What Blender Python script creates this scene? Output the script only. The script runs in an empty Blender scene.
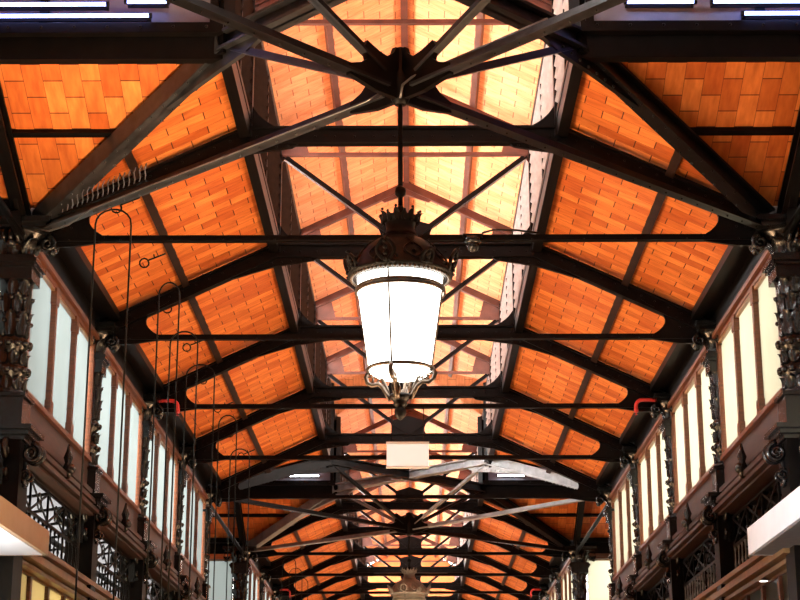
import bpy, math, random
from mathutils import Vector, Matrix
random.seed(7)
sc = bpy.context.scene
COL = sc.collection
PI = math.pi
V = Vector

# ------------------------------------------------------------------ helpers
class MB:
    def __init__(s):
        s.v = []; s.f = []; s.uv = {}; s.sm = set()
    def add(s, vs, fs, smooth=False):
        o = len(s.v)
        s.v += [tuple(p) for p in vs]
        for f in fs:
            if smooth: s.sm.add(len(s.f))
            s.f.append([i + o for i in f])
        return s
    def box(s, x0, x1, y0, y1, z0, z1):
        vs = [(x, y, z) for x in (x0, x1) for y in (y0, y1) for z in (z0, z1)]
        return s.add(vs, [(0,1,3,2),(4,6,7,5),(0,4,5,1),(2,3,7,6),(0,2,6,4),(1,5,7,3)])
    def bar(s, p0, p1, w, h, up=(0,0,1), off=(0,0)):
        p0, p1 = V(p0), V(p1)
        d = (p1 - p0).normalized(); up = V(up)
        side = d.cross(up)
        if side.length < 1e-5: side = d.cross(V((1,0,0)))
        side.normalize(); u = side.cross(d).normalized()
        c = side * off[0] + u * off[1]
        vs = []
        for p in (p0, p1):
            for a, b in ((-1,-1),(1,-1),(1,1),(-1,1)):
                vs.append(p + c + side * (a*w/2) + u * (b*h/2))
        return s.add(vs, [(0,1,2,3),(7,6,5,4),(0,4,5,1),(1,5,6,2),(2,6,7,3),(3,7,4,0)])
    def ibeam(s, p0, p1, w, h, t=.03, up=(0,0,1)):
        s.bar(p0, p1, t, h, up)
        s.bar(p0, p1, w, t, up, (0, h/2 - t/2))
        s.bar(p0, p1, w, t, up, (0, -h/2 + t/2))
        return s
    def tee(s, p0, p1, w, h, t=.02, up=(0,0,1)):
        s.bar(p0, p1, t, h, up); s.bar(p0, p1, w, t, up, (0, -h/2 + t/2)); return s
    def tube(s, pts, r, n=8, closed=False):
        pts = [V(p) for p in pts]; m = len(pts); o = len(s.v); prev = None
        rr = r if isinstance(r, (list, tuple)) else [r]*m
        for i, p in enumerate(pts):
            a = pts[(i-1) % m] if (closed or i > 0) else p
            b = pts[(i+1) % m] if (closed or i < m-1) else p
            t = (b - a).normalized()
            if prev is None:
                ref = V((0,0,1)) if abs(t.z) < .9 else V((1,0,0))
                nrm = t.cross(ref).normalized()
            else:
                nrm = (prev - t * prev.dot(t)).normalized()
            prev = nrm; bn = t.cross(nrm)
            for k in range(n):
                a_ = 2*PI*k/n
                s.v.append(tuple(p + (nrm*math.cos(a_) + bn*math.sin(a_)) * rr[i]))
        for i in range(m if closed else m-1):
            for k in range(n):
                j = (i+1) % m
                s.sm.add(len(s.f))
                s.f.append([o+i*n+k, o+i*n+(k+1) % n, o+j*n+(k+1) % n, o+j*n+k])
        if not closed:
            s.f.append([o+k for k in reversed(range(n))]); s.f.append([o+(m-1)*n+k for k in range(n)])
        return s
    def lathe(s, prof, n=24, c=(0,0,0), smooth=True, caps=True):
        o = len(s.v); cx, cy, cz = c
        for r, z in prof:
            for k in range(n):
                a = 2*PI*(k+.5)/n
                s.v.append((cx + r*math.cos(a), cy + r*math.sin(a), cz + z))
        for i in range(len(prof)-1):
            for k in range(n):
                if smooth: s.sm.add(len(s.f))
                s.f.append([o+i*n+k, o+i*n+(k+1) % n, o+(i+1)*n+(k+1) % n, o+(i+1)*n+k])
        if caps:
            s.f.append([o+k for k in reversed(range(n))])
            s.f.append([o+(len(prof)-1)*n+k for k in range(n)])
        return s
    def ball(s, c, r, n=8, m=5, sq=(1,1,1)):
        pr = []
        o = len(s.v)
        for i in range(m+1):
            t = PI*i/m
            pr.append((math.sin(t)*r, -math.cos(t)*r))
        for rr, z in pr:
            for k in range(n):
                a = 2*PI*k/n
                s.v.append((c[0]+rr*math.cos(a)*sq[0], c[1]+rr*math.sin(a)*sq[1], c[2]+z*sq[2]))
        for i in range(m):
            for k in range(n):
                s.sm.add(len(s.f))
                s.f.append([o+i*n+k, o+i*n+(k+1) % n, o+(i+1)*n+(k+1) % n, o+(i+1)*n+k])
        return s
    def plate(s, poly, org, sd, th):
        """polygon in (s, z) on a vertical plane through org along sd, thickness th"""
        sd = V(sd).normalized(); nn = sd.cross(V((0,0,1))).normalized(); org = V(org)
        n = len(poly); vs = []
        for q in (-th/2, th/2):
            for a, z in poly: vs.append(org + sd*a + V((0,0,z)) + nn*q)
        fs = [list(range(n))[::-1], list(range(n, 2*n))]
        for i in range(n):
            j = (i+1) % n
            fs.append([i, j, n+j, n+i])
        return s.add(vs, fs)
    def slab(s, pts, nrm, th, uvs):
        """tiled slab: visible face pts, thickened along nrm; uvs in metres"""
        n = len(pts); nrm = V(nrm).normalized(); o = len(s.f)
        vs = [V(p) for p in pts] + [V(p) + nrm*th for p in pts]
        fs = [list(range(n)), list(range(n, 2*n))[::-1]]
        for i in range(n):
            j = (i+1) % n; fs.append([i, n+i, n+j, j])
        s.add(vs, fs)
        s.uv[o] = list(uvs); s.uv[o+1] = list(uvs)[::-1]
        return s
    def rivets(s, p0, p1, nrm, n, r=.014, skip=0):
        p0, p1, nrm = V(p0), V(p1), V(nrm).normalized()
        for i in range(n):
            t = (i+.5)/n
            p = p0.lerp(p1, t)
            s.ball(p, r, 6, 4)
        return s
    def build(s, name, mat, parent=None, loc=None):
        me = bpy.data.meshes.new(name)
        me.from_pydata(s.v, [], s.f)
        if s.uv:
            ul = me.uv_layers.new(name='UVMap')
            for fi, uvs in s.uv.items():
                p = me.polygons[fi]
                for li, uv in zip(p.loop_indices, uvs): ul.data[li].uv = uv
        for i in s.sm: me.polygons[i].use_smooth = True
        me.materials.append(mat); me.update()
        o = bpy.data.objects.new(name, me); COL.objects.link(o)
        if parent: o.parent = parent
        if loc: o.location = loc
        return o

def tag(o, label=None, cat=None, group=None, kind=None):
    if label: o['label'] = label
    if cat: o['category'] = cat
    if group: o['group'] = group
    if kind: o['kind'] = kind
    return o
def empty(name, loc=(0,0,0), rz=0, label=None, cat=None, group=None, kind=None):
    o = bpy.data.objects.new(name, None); COL.objects.link(o)
    o.empty_display_size = .2
    o.location = loc; o.rotation_euler = (0, 0, rz)
    return tag(o, label, cat, group, kind)
def copy_tree(o, parent=None):
    c = o.copy(); COL.objects.link(c)
    if parent: c.parent = parent
    for ch in list(o.children): copy_tree(ch, c)
    return c
def fillet(C, a, la, b, lb, k=.22, n=7):
    C, a, b = V(C).to_2d() if len(C) > 2 else V(C), V(a).normalized(), V(b).normalized()
    P, Q = C + a*la, C + b*lb; K = C + (a*la + b*lb)*k
    out = [tuple(C)]
    for i in range(n+1):
        t = i/n
        out.append(tuple(P*(1-t)**2 + K*2*t*(1-t) + Q*t*t))
    return out
ORD = ['first','second','third','fourth','fifth','sixth','seventh','eighth']

# ------------------------------------------------------------------ materials
def new_mat(name):
    m = bpy.data.materials.new(name); m.use_nodes = True
    nt = m.node_tree; b = nt.nodes['Principled BSDF']
    return m, nt, b
def noisy(name, c1, c2, rough=.5, scale=8, metal=0, spec=.5, bump=0, stretch=None):
    m, nt, b = new_mat(name)
    tc = nt.nodes.new('ShaderNodeTexCoord'); nz = nt.nodes.new('ShaderNodeTexNoise')
    nz.inputs['Scale'].default_value = scale; nz.inputs['Detail'].default_value = 5
    src = tc.outputs['Object']
    if stretch:
        mp = nt.nodes.new('ShaderNodeMapping'); mp.inputs['Scale'].default_value = stretch
        nt.links.new(src, mp.inputs['Vector']); src = mp.outputs['Vector']
    nt.links.new(src, nz.inputs['Vector'])
    r = nt.nodes.new('ShaderNodeValToRGB')
    r.color_ramp.elements[0].position = .3; r.color_ramp.elements[1].position = .7
    r.color_ramp.elements[0].color = (*c1, 1); r.color_ramp.elements[1].color = (*c2, 1)
    nt.links.new(nz.outputs['Fac'], r.inputs['Fac']); nt.links.new(r.outputs['Color'], b.inputs['Base Color'])
    b.inputs['Roughness'].default_value = rough; b.inputs['Metallic'].default_value = metal
    b.inputs['Specular IOR Level'].default_value = spec
    if bump:
        bp = nt.nodes.new('ShaderNodeBump'); bp.inputs['Strength'].default_value = bump; bp.inputs['Distance'].default_value = .01
        nt.links.new(nz.outputs['Fac'], bp.inputs['Height']); nt.links.new(bp.outputs['Normal'], b.inputs['Normal'])
    return m
def emit(name, col, strength):
    m, nt, b = new_mat(name)
    b.inputs['Base Color'].default_value = (.8,.8,.8,1)
    b.inputs['Emission Color'].default_value = (*col, 1); b.inputs['Emission Strength'].default_value = strength
    return m
def translucent(name, col, glossy=.08):
    m, nt, b = new_mat(name); nt.nodes.remove(b)
    out = nt.nodes['Material Output']
    t = nt.nodes.new('ShaderNodeBsdfTranslucent'); t.inputs['Color'].default_value = (*col, 1)
    g = nt.nodes.new('ShaderNodeBsdfGlossy'); g.inputs['Roughness'].default_value = .3; g.inputs['Color'].default_value = (.8,.8,.8,1)
    mx = nt.nodes.new('ShaderNodeMixShader'); mx.inputs[0].default_value = glossy
    nz = nt.nodes.new('ShaderNodeTexNoise'); nz.inputs['Scale'].default_value = 2
    mm = nt.nodes.new('ShaderNodeMixRGB'); mm.inputs[1].default_value = (*col, 1)
    mm.inputs[2].default_value = (col[0]*.9, col[1]*.9, col[2]*.88, 1)
    tc = nt.nodes.new('ShaderNodeTexCoord'); nt.links.new(tc.outputs['Object'], nz.inputs['Vector'])
    nt.links.new(nz.outputs['Fac'], mm.inputs[0]); nt.links.new(mm.outputs[0], t.inputs['Color'])
    nt.links.new(t.outputs[0], mx.inputs[1]); nt.links.new(g.outputs[0], mx.inputs[2]); nt.links.new(mx.outputs[0], out.inputs['Surface'])
    return m
def tile_mat(name, c1, c2, mortar, phase=0.):
    m, nt, b = new_mat(name)
    tc = nt.nodes.new('ShaderNodeTexCoord')
    mp = nt.nodes.new('ShaderNodeMapping'); mp.inputs['Location'].default_value = (phase, phase*.7, 0); mp.inputs['Scale'].default_value = (1, 3, 1)
    nt.links.new(tc.outputs['UV'], mp.inputs['Vector'])
    br = nt.nodes.new('ShaderNodeTexBrick')
    br.inputs['Scale'].default_value = 1.0
    br.inputs['Brick Width'].default_value = .44; br.inputs['Row Height'].default_value = .20*3
    br.inputs['Mortar Size'].default_value = .0075; br.inputs['Mortar Smooth'].default_value = .2
    br.inputs['Color1'].default_value = (*c1, 1); br.inputs['Color2'].default_value = (*c2, 1)
    br.inputs['Mortar'].default_value = (*mortar, 1); br.inputs['Bias'].default_value = -.1
    br.offset = .5; br.squash = 1
    nt.links.new(mp.outputs[0], br.inputs['Vector'])
    # fired-clay mottling that belongs to the tiles
    nz = nt.nodes.new('ShaderNodeTexNoise'); nz.inputs['Scale'].default_value = 3.5; nz.inputs['Detail'].default_value = 6
    mp2 = nt.nodes.new('ShaderNodeMapping'); mp2.inputs['Scale'].default_value = (1, 4, 1)
    nt.links.new(tc.outputs['UV'], mp2.inputs['Vector']); nt.links.new(mp2.outputs[0], nz.inputs['Vector'])
    rp = nt.nodes.new('ShaderNodeValToRGB')
    rp.color_ramp.elements[0].position = .25; rp.color_ramp.elements[0].color = (.72,.62,.55,1)
    rp.color_ramp.elements[1].position = .72; rp.color_ramp.elements[1].color = (1.12,1.2,1.25,1)
    nt.links.new(nz.outputs['Fac'], rp.inputs['Fac'])
    mx = nt.nodes.new('ShaderNodeMixRGB'); mx.blend_type = 'MULTIPLY'; mx.inputs[0].default_value = 1
    nt.links.new(br.outputs['Color'], mx.inputs[1]); nt.links.new(rp.outputs['Color'], mx.inputs[2])
    nt.links.new(mx.outputs[0], b.inputs['Base Color'])
    b.inputs['Roughness'].default_value = .6; b.inputs['Specular IOR Level'].default_value = .25
    bp = nt.nodes.new('ShaderNodeBump'); bp.inputs['Strength'].default_value = .5; bp.inputs['Distance'].default_value = .01; bp.invert = True
    nt.links.new(br.outputs['Fac'], bp.inputs['Height']); nt.links.new(bp.outputs['Normal'], b.inputs['Normal'])
    return m

M = {}
M['iron'] = noisy('painted_iron', (.002,.0015,.0015), (.005,.0035,.003), .42, 6, 0, .1)
M['iron_orn'] = noisy('ornament_iron', (.003,.003,.003), (.008,.008,.0085), .26, 12, 0, .5)
M['purlin'] = noisy('brown_painted_iron', (.012,.006,.004), (.03,.013,.009), .45, 5, 0, .15)
M['rafter'] = noisy('red_brown_painted_iron', (.05,.018,.013), (.10,.035,.025), .45, 5, 0, .4)
M['darkwood_louver'] = noisy('brown_louver_paint', (.006,.004,.003), (.014,.008,.006), .9, 4, 0, .03)  # left blades, their shade put into the colour
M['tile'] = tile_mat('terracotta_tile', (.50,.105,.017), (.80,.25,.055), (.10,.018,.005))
M['tile2'] = tile_mat('pale_terracotta_tile', (.70,.25,.105), (.84,.38,.19), (.28,.085,.035), .31)  # paler copy of the roof tile, daylight put into the colour
M['wood'] = noisy('stained_wood', (.085,.025,.009), (.17,.055,.02), .38, 4, 0, .5, .1, (1,1,8))
M['wood_h'] = noisy('stained_board', (.024,.009,.005), (.058,.02,.010), .5, 3, 0, .5, .1, (1,8,8))
M['gold'] = noisy('golden_wood', (.16,.08,.03), (.26,.14,.055), .35, 6, 0, .5)
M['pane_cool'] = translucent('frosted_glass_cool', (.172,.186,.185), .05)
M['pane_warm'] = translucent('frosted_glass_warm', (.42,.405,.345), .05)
M['louver'] = noisy('white_louver_paint', (.20,.17,.165), (.27,.235,.23), .8, 4, 0, .1)  # right blades of the same louvers, brightness put into the colour
M['darkpanel'] = noisy('dark_clerestory_panel', (.012,.012,.015), (.03,.028,.035), .3, 3)
M['lamp'] = emit('lit_opal_glass', (1,.93,.82), 9)
M['lamp_off'] = translucent('opal_glass', (.75,.74,.7), .2)
M['bronze'] = noisy('bronzed_iron', (.05,.035,.025), (.10,.075,.055), .3, 20, .4, .6)
M['greyiron'] = noisy('dusty_grey_iron', (.16,.16,.16), (.24,.24,.23), .4, 10, .1, .5)
M['tube_blue'] = emit('blue_tube', (.22,.32,1), 9)
M['clerestory'] = noisy('dull_clerestory_panel', (.13,.12,.15), (.19,.17,.21), .5, 3)
M['tube_white'] = emit('white_tube', (.9,.95,1), 14)
M['spot'] = emit('downlight_lens', (1,.97,.9), 6)
M['red'] = noisy('red_pipe_paint', (.5,.02,.012), (.62,.035,.02), .35, 9)
M['lantern_iron'] = noisy('lantern_black_paint', (.006,.006,.0065), (.014,.014,.015), .45, 12, 0, .14)
M['sign'] = emit('backlit_sign_face', (1,.93,.93), .5)  # slight glow added so the sign face stays white
M['beige'] = noisy('beige_board', (.42,.30,.19), (.5,.37,.25), .5, 3)
M['white'] = noisy('white_board', (.76,.8,.83), (.84,.87,.89), .45, 3)
M['orange_wall'] = noisy('orange_plaster', (.55,.14,.03), (.66,.19,.05), .6, 5)
M['skylight'] = translucent('translucent_roof_sheet', (.16,.16,.165), .03)
M['wire'] = noisy('black_wire', (.003,.003,.003), (.008,.008,.008), .4, 9, 0, .2)
M['frame_black'] = noisy('black_beam_paint', (.003,.003,.003), (.009,.008,.009), .34, 7, 0, .22)
M['frame_grey_dark'] = noisy('worn_grey_beam_paint', (.010,.010,.011), (.035,.035,.038), .32, 7, 0, .4)  # sheen of the lit diagonal put into the colour, near frame
M['frame_grey'] = noisy('dusty_grey_beam_paint', (.20,.20,.205), (.32,.32,.33), .35, 6, 0, .5)  # lit look of one diagonal painted as pale grey, far frame
M['steel'] = noisy('galvanised_wire', (.12,.12,.12), (.2,.2,.2), .35, 9, .6)
M['shop_glass'] = translucent('cream_shop_glass', (.62,.55,.38), .1)
M['floor'] = noisy('stone_floor', (.3,.27,.24), (.42,.38,.33), .5, 2)
M['cream'] = noisy('cream_plaster', (.5,.42,.3), (.62,.53,.38), .6, 2)

# ------------------------------------------------------------------ main dimensions
W = 4.2                       # nave half width at the column line
L = 4.2                       # bay length
Y0 = 17.95                    # far edge of the near crossing
YC = [Y0 - W, Y0 + 4*L + W]   # crossing centres
Y1 = Y0 + 4*L                 # near edge of the far crossing
Y2 = Y1 + 2*W                 # far edge of the far crossing
NB2 = 6
YF = Y0-2*W-5*L       # front end of the hall, behind the camera
Y3 = Y2 + NB2*L               # end wall
MX, MZ = 1.77, 9.0           # clerestory foot: half width, tile height
SL = .48                      # lower roof pitch
EX = 3.94                     # lower tile edge
CX, CZ, CSL = 1.86, 10.60, .475   # lantern roof eave half width, height, pitch
RZ = CZ + CX*CSL
zt = lambda x: MZ - SL*(abs(x) - MX)
TIE = 7.6

# ------------------------------------------------------------------ roof planes (structure)
def roof_lower(name, side, y0, y1, cross0=False, cross1=False):
    """slope of the nave on one side; cross0/1: runs into a crossing (valley cut) at that end"""
    b = MB(); q = math.sqrt(1+SL*SL)
    xi, xo = MX, EX + .1
    ya_i, ya_o = (y0 - (W-MX), y0) if cross0 else (y0, y0)
    yb_i, yb_o = (y1 + (W-MX), y1) if cross1 else (y1, y1)
    P = [(xi, ya_i), (xi, yb_i), (xo, yb_o + (W-xo if cross1 else 0)), (xo, ya_o - (W-xo if cross0 else 0))]
    pts = [(side*x, y, zt(x)) for x, y in P]
    b.slab(pts, (side*SL, 0, 1), .07, [(x*q, y) for x, y in P])
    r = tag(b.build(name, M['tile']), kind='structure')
    # eave beam, mid purlin, clerestory foot beam
    e = MB(); ex0, ex1 = EX, W + .3
    e.box(side*EX - .07, side*EX + .07, y0, y1, zt(EX) - .12, zt(EX) - .005)
    e.build('eave_beam', M['iron'], r)
    sf = MB(); sf.box(min(side*(EX+.05), side*(W+.3)), max(side*(EX+.05), side*(W+.3)), y0, y1, 7.86, zt(EX) + .03); sf.build('soffit', M['iron'], r)
    wp = MB(); wp.box(min(side*(W-.06), side*(W+.12)), max(side*(W-.06), side*(W+.12)), y0, y1, 7.59, 7.9); wp.build('wall_plate', M['iron'], r)
    p = MB(); xm = 3.0; z = zt(xm)
    a = y0 - ((W-xm) if cross0 else 0); c = y1 + ((W-xm) if cross1 else 0)
    p.bar((side*xm, a, z-.055), (side*xm, c, z-.055), .10, .10, (side*SL, 0, 1))
    p.build('purlin', M['purlin'], r)
    f = MB(); f.bar((side*(MX+.03), ya_i, MZ-.1), (side*(MX+.03), yb_i, MZ-.1), .12, .2)
    f.build('clerestory_foot_beam', M['iron'], r)
    return r
def roof_lower_transept(name, sx, yc, sy, xe=9.0):
    """transept slope: side sy of the transept whose axis is y=yc, on the sx side of the nave"""
    b = MB(); q = math.sqrt(1+SL*SL); xo = EX + .1
    P = [(MX, MX), (xe, MX), (xe, xo), (xo, xo)]
    pts = [(sx*x, yc + sy*y, zt(y)) for x, y in P]
    b.slab(pts, (0, sy*SL, 1), .07, [(y*q, x + 1.3*sx) for x, y in P])
    r = tag(b.build(name, M['tile']), kind='structure')
    p = MB(); ym = 3.0
    p.bar((sx*ym, yc+sy*ym, zt(ym)-.03), (sx*xe, yc+sy*ym, zt(ym)-.03), .07, .06, (0, sy*SL, 1)); p.build('purlin', M['iron'], r)
    f = MB(); f.bar((sx*MX, yc+sy*(MX+.03), MZ-.17), (sx*xe, yc+sy*(MX+.03), MZ-.17), .12, .34); f.build('clerestory_foot_beam', M['iron'], r)
    e = MB(); e.box(min(sx*W, sx*xe), max(sx*W, sx*xe), yc+sy*EX-.07, yc+sy*EX+.07, zt(EX)-.12, zt(EX)-.005); e.build('eave_beam', M['iron'], r)
    s = MB(); ya, yb = sorted((yc+sy*(EX+.05), yc+sy*(W+.3))); s.box(min(sx*W, sx*xe), max(sx*W, sx*xe), ya, yb, 7.86, zt(EX)+.03); s.build('soffit', M['iron'], r)
    s = MB(); ya, yb = sorted((yc+sy*(W-.06), yc+sy*(W+.12))); s.box(min(sx*(W+.1), sx*xe), max(sx*(W+.1), sx*xe), ya, yb, 7.59, 7.9); s.build('wall_plate', M['iron'], r)
    return r
def roof_top(name, side, y0, y1, c0=None, c1=None):
    b = MB(); q = math.sqrt(1+CSL*CSL)
    P = [(0, y0), (CX, y0), (CX, y1), (0, y1)]
    if c0 is not None: P = [(0, c0), (CX, c0+CX)] + P[2:]
    if c1 is not None: P = P[:2] + [(CX, c1-CX), (0, c1)]
    pts = [(side*x, y, RZ - CSL*x) for x, y in P]
    b.slab(pts, (side*CSL, 0, 1), .07, [(x*q, y) for x, y in P])
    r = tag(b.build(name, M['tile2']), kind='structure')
    p = MB(); xm = .96
    a = y0 if c0 is None else c0+xm; c = y1 if c1 is None else c1-xm
    p.bar((side*xm, a, RZ-CSL*xm-.05), (side*xm, c, RZ-CSL*xm-.05), .08, .09, (side*CSL, 0, 1))
    p.build('purlin', M['rafter'], r)
    p = MB(); p.bar((side*(CX-.04), a, CZ-.03), (side*(CX-.04), c, CZ-.03), .08, .12); p.build('eave_beam', M['purlin'], r)
    return r
def roof_top_transept(name, sx, yc, sy, xe=9.0):
    b = MB(); q = math.sqrt(1+CSL*CSL)
    P = [(0, 0), (xe, 0), (xe, CX), (CX, CX)]
    pts = [(sx*x, yc+sy*y, RZ-CSL*y) for x, y in P]
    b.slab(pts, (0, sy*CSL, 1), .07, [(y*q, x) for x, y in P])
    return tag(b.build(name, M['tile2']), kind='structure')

for side, sn in ((-1, 'left'), (1, 'right')):
    roof_lower('ceiling_' + sn, side, Y0, Y1, True, True)
    roof_lower('ceiling_' + sn, side, Y2, Y3, True, False)
    roof_lower('ceiling_' + sn, side, YF, Y0-2*W, False, True)
    roof_top('ceiling_top_' + sn, side, Y0, Y1, YC[0], YC[1])
    roof_top('ceiling_top_' + sn, side, Y2, Y3, YC[1], None)
    roof_top('ceiling_top_' + sn, side, YF, Y0-2*W, None, YC[0])
    for yc in YC:
        for sy in (-1, 1):
            roof_lower_transept('ceiling_transept', side, yc, sy)
            roof_top_transept('ceiling_transept_top', side, yc, sy)
rb = MB()
for a, c in ((YF, Y3),): rb.bar((0, a, RZ-.07), (0, c, RZ-.07), .09, .12)
tag(rb.build('trim_1', M['rafter']), kind='structure')

# ------------------------------------------------------------------ clerestory windows (louvred) and transept clerestory panels
WN = [0]
def clerestory(side, y0, y1):
    WN[0] += 1
    fr = MB(); x = side*MX
    for yy in (y0+.03, y1-.03, (y0+y1)/2):
        fr.box(x-.04, x+.04, yy-.03, yy+.03, MZ, CZ-.05)
    fr.box(x-.04, x+.04, y0, y1, MZ, MZ+.07); fr.box(x-.04, x+.04, y0, y1, CZ-.12, CZ-.04)
    o = tag(fr.build('window_%d' % WN[0], M['iron']), kind='structure')
    sl = MB(); n = 9
    for i in range(n):
        z = MZ + .14 + i*(CZ-MZ-.3)/n
        sl.bar((x, y0+.05, z+.05), (x, y1-.05, z+.05), .11, .012, (side*.62, 0, 1))
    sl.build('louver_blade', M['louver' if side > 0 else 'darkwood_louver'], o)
    return o
for side in (-1, 1):
    ys = [Y0-(W-MX)] + [Y0+k*L for k in range(5)] + [Y1+(W-MX)]
    for a, c in zip(ys, ys[1:]): clerestory(side, a, c)
    ys = [Y2-(W-MX)] + [Y2+k*L for k in range(NB2+1)]
    for a, c in zip(ys, ys[1:]): clerestory(side, a, c)
    clerestory(side, YF, Y0-2*W+(W-MX))
TN = [1]
for yc in YC:
    for sy in (-1, 1):
        for sx in (-1, 1):
            b = MB(); xa, xb = sorted((sx*MX, sx*9.0)); y = yc + sy*MX
            b.box(xa, xb, y-.03, y+.03, MZ, CZ+.05)
            w = tag(b.build('wall_transept_clerestory', M['clerestory']), kind='structure')
            f = MB()
            for k in range(5):
                xx = sx*(MX + .1 + k*1.7); f.box(xx-.04, xx+.04, y-sy*.06-.04, y-sy*.06+.04, MZ, CZ)
            f.box(xa, xb, y-sy*.08-.05, y-sy*.08+.05, MZ-.10, MZ+.01)
            f.rivets((xa, y-sy*.14, MZ-.04), (xb, y-sy*.14, MZ-.04), (0,-1,0), 22, .016)
            f.build('clerestory_rail', M['iron'], w)

# ------------------------------------------------------------------ roof trusses
KN = V((MX, 8.85))
def half_plate(poly, sgn): return [(sgn*a, z) for a, z in poly]
def build_truss(brace=True, name='roof_truss'):
    r = empty(name)
    # principal chord: two sloping legs and the level middle
    c = MB()
    zc_ = 8.82
    for s in (-1, 1):
        c.ibeam((s*MX, 0, zc_), (s*4.12, 0, zt(4.12)-.16), .14, .2, .028)
        c.rivets((s*(MX+.1), -.02, zc_-.02), (s*4.0, -.02, zt(4.0)-.14), (0,-1,0), 12)
    c.ibeam((-MX-.02, 0, zc_), (MX+.02, 0, zc_), .14, .2, .028)
    c.rivets((-MX, -.02, zc_-.01), (MX, -.02, zc_-.01), (0,-1,0), 16)
    c.build('principal_chord', M['iron'], r)
    t = MB(); t.tee((-4.1, 0, TIE), (4.1, 0, TIE), .09, .075, .025); t.rivets((-4, -.05, TIE-.03), (4, -.05, TIE-.03), (0,-1,0), 14, .011)
    t.build('tie_rod', M['iron'], r)
    for s in (-1, 1):
        p = MB()
        up = lambda x: zt(x) - .2
        pts = [(4.15, 7.5), (4.15, up(4.15)+.06), (3.2, up(3.2))]
        P0, P1 = V((3.27, up(3.27)-.02)), V((3.33, TIE+.02))
        for i in range(9):
            q = i/8; k = V((3.72, (P0.y+P1.y)/2))
            a = P0*(1-q)**2 + k*2*q*(1-q) + P1*q*q
            pts.append((a.x, a.y))
        pts += [(3.33, TIE-.04), (3.7, 7.5)]
        p.plate(half_plate(pts, s), (0,0,0), (1,0,0), .045)
        for i in range(4): p.ball((s*(3.7+.1*i), -.03, 7.72), .014, 6, 4); p.ball((s*(3.66+.08*i), -.03, 7.86-.04*i), .014, 6, 4)
        p.build('eave_gusset', M['iron'], r)
        k = MB()
        k.plate(half_plate([(1.15, 8.75), (1.25, 8.68), (1.77, 8.60), (2.35, 8.42), (2.5, zt(2.5)-.24), (MX, 8.8)], s), (0,0,0), (1,0,0), .05)
        for i in range(5): k.ball((s*(1.3+.13*i), -.035, 8.69-.012*i), .014, 6, 4); k.ball((s*(1.9+.1*i), -.035, 8.66-.042*i), .014, 6, 4)
        # curved bracket above the chord at the post
        k.plate(half_plate(fillet((MX, 8.9), (-1, 0), .42, (0, 1), .42), s), (0,0,0), (1,0,0), .03)
        k.build('knee_gusset', M['iron'], r)
        po = MB(); po.bar((s*MX, 0, 8.8), (s*MX, 0, 10.5), .11, .12, (0,1,0)); po.build('post', M['iron'], r)
        rf = MB(); rf.tee((s*(CX-.02), 0, CZ-.16), (0, 0, RZ-.16), .10, .13, .03); rf.build('rafter', M['rafter'], r)
        cg = MB()
        cg.plate(half_plate(fillet((MX, 10.42), (-1, -.12), .46, (0, -1), .46, .2), s), (0,0,0), (1,0,0), .03)
        cg.plate(half_plate([(MX, 10.5), (MX, 10.2), (1.42, 10.2), (1.34, 10.25), (1.42, 10.56)], s), (0,0,0), (1,0,0), .028)
        cg.build('corner_gusset', M['rafter'], r)
        if brace:
            b = MB(); b.tee((s*.05, 0, 8.95), (s*1.68, 0, 10.2), .09, .075, .025); b.build('brace', M['iron'], r)
    e = MB(); e.bar((-MX, 0, 10.23), (MX, 0, 10.23), .06, .05); e.build('collar_tie', M['rafter'], r)
    a = MB(); a.plate([(-.42, RZ-.42), (-.36, RZ-.46), (0, RZ-.33), (.36, RZ-.46), (.42, RZ-.42), (.05, RZ-.1), (-.05, RZ-.1)], (0,0,0), (1,0,0), .045); a.build('apex_gusset', M['rafter'], r)
    if brace:
        g = MB()
        L_ = fillet((0, 8.88), (-1, 0), .42, (-.62, .48), .5, .32); R_ = [(-x, z) for x, z in L_]
        g.plate(L_[1:] + [(0, 9.3)] + [p for p in reversed(R_[1:])] + [(0, 8.86)], (0,0,0), (1,0,0), .035)
        g.build('centre_gusset', M['iron'], r)
    return r
tr_b = build_truss(True); tr_e = build_truss(False)
used_b = used_e = False
def put_truss(kind, y, label, group):
    global used_b, used_e
    if kind == 'b':
        o = tr_b if not used_b else copy_tree(tr_b); used_b = True
    else:
        o = tr_e if not used_e else copy_tree(tr_e); used_e = True
    o.location = (0, y, 0); tag(o, label, 'roof truss', group); return o
G1, G2 = 'iron roof trusses across the near hall', 'iron roof trusses across the far hall'
near_lab = ['black iron truss at the far edge of the near crossing, chord just under the hub',
            'first braced iron truss beyond the near crossing, behind the top of the glowing lantern',
            'second braced iron truss beyond the near crossing, behind the glass of the glowing lantern',
            'third braced iron truss beyond the near crossing, behind the base of the glowing lantern',
            'iron truss at the near edge of the far crossing, before the pale valley beams']
for k in range(5): put_truss('e' if k == 0 else 'b', Y0+k*L, near_lab[k], G1)
far_lab = ['iron truss at the far edge of the far crossing, right behind its rod hub'] + \
          ['%s iron truss beyond the far crossing, deep in the hall above the unlit lantern' % ORD[k] for k in range(NB2)]
for k in range(NB2): put_truss('b', Y2+k*L, far_lab[k], G2)

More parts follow.
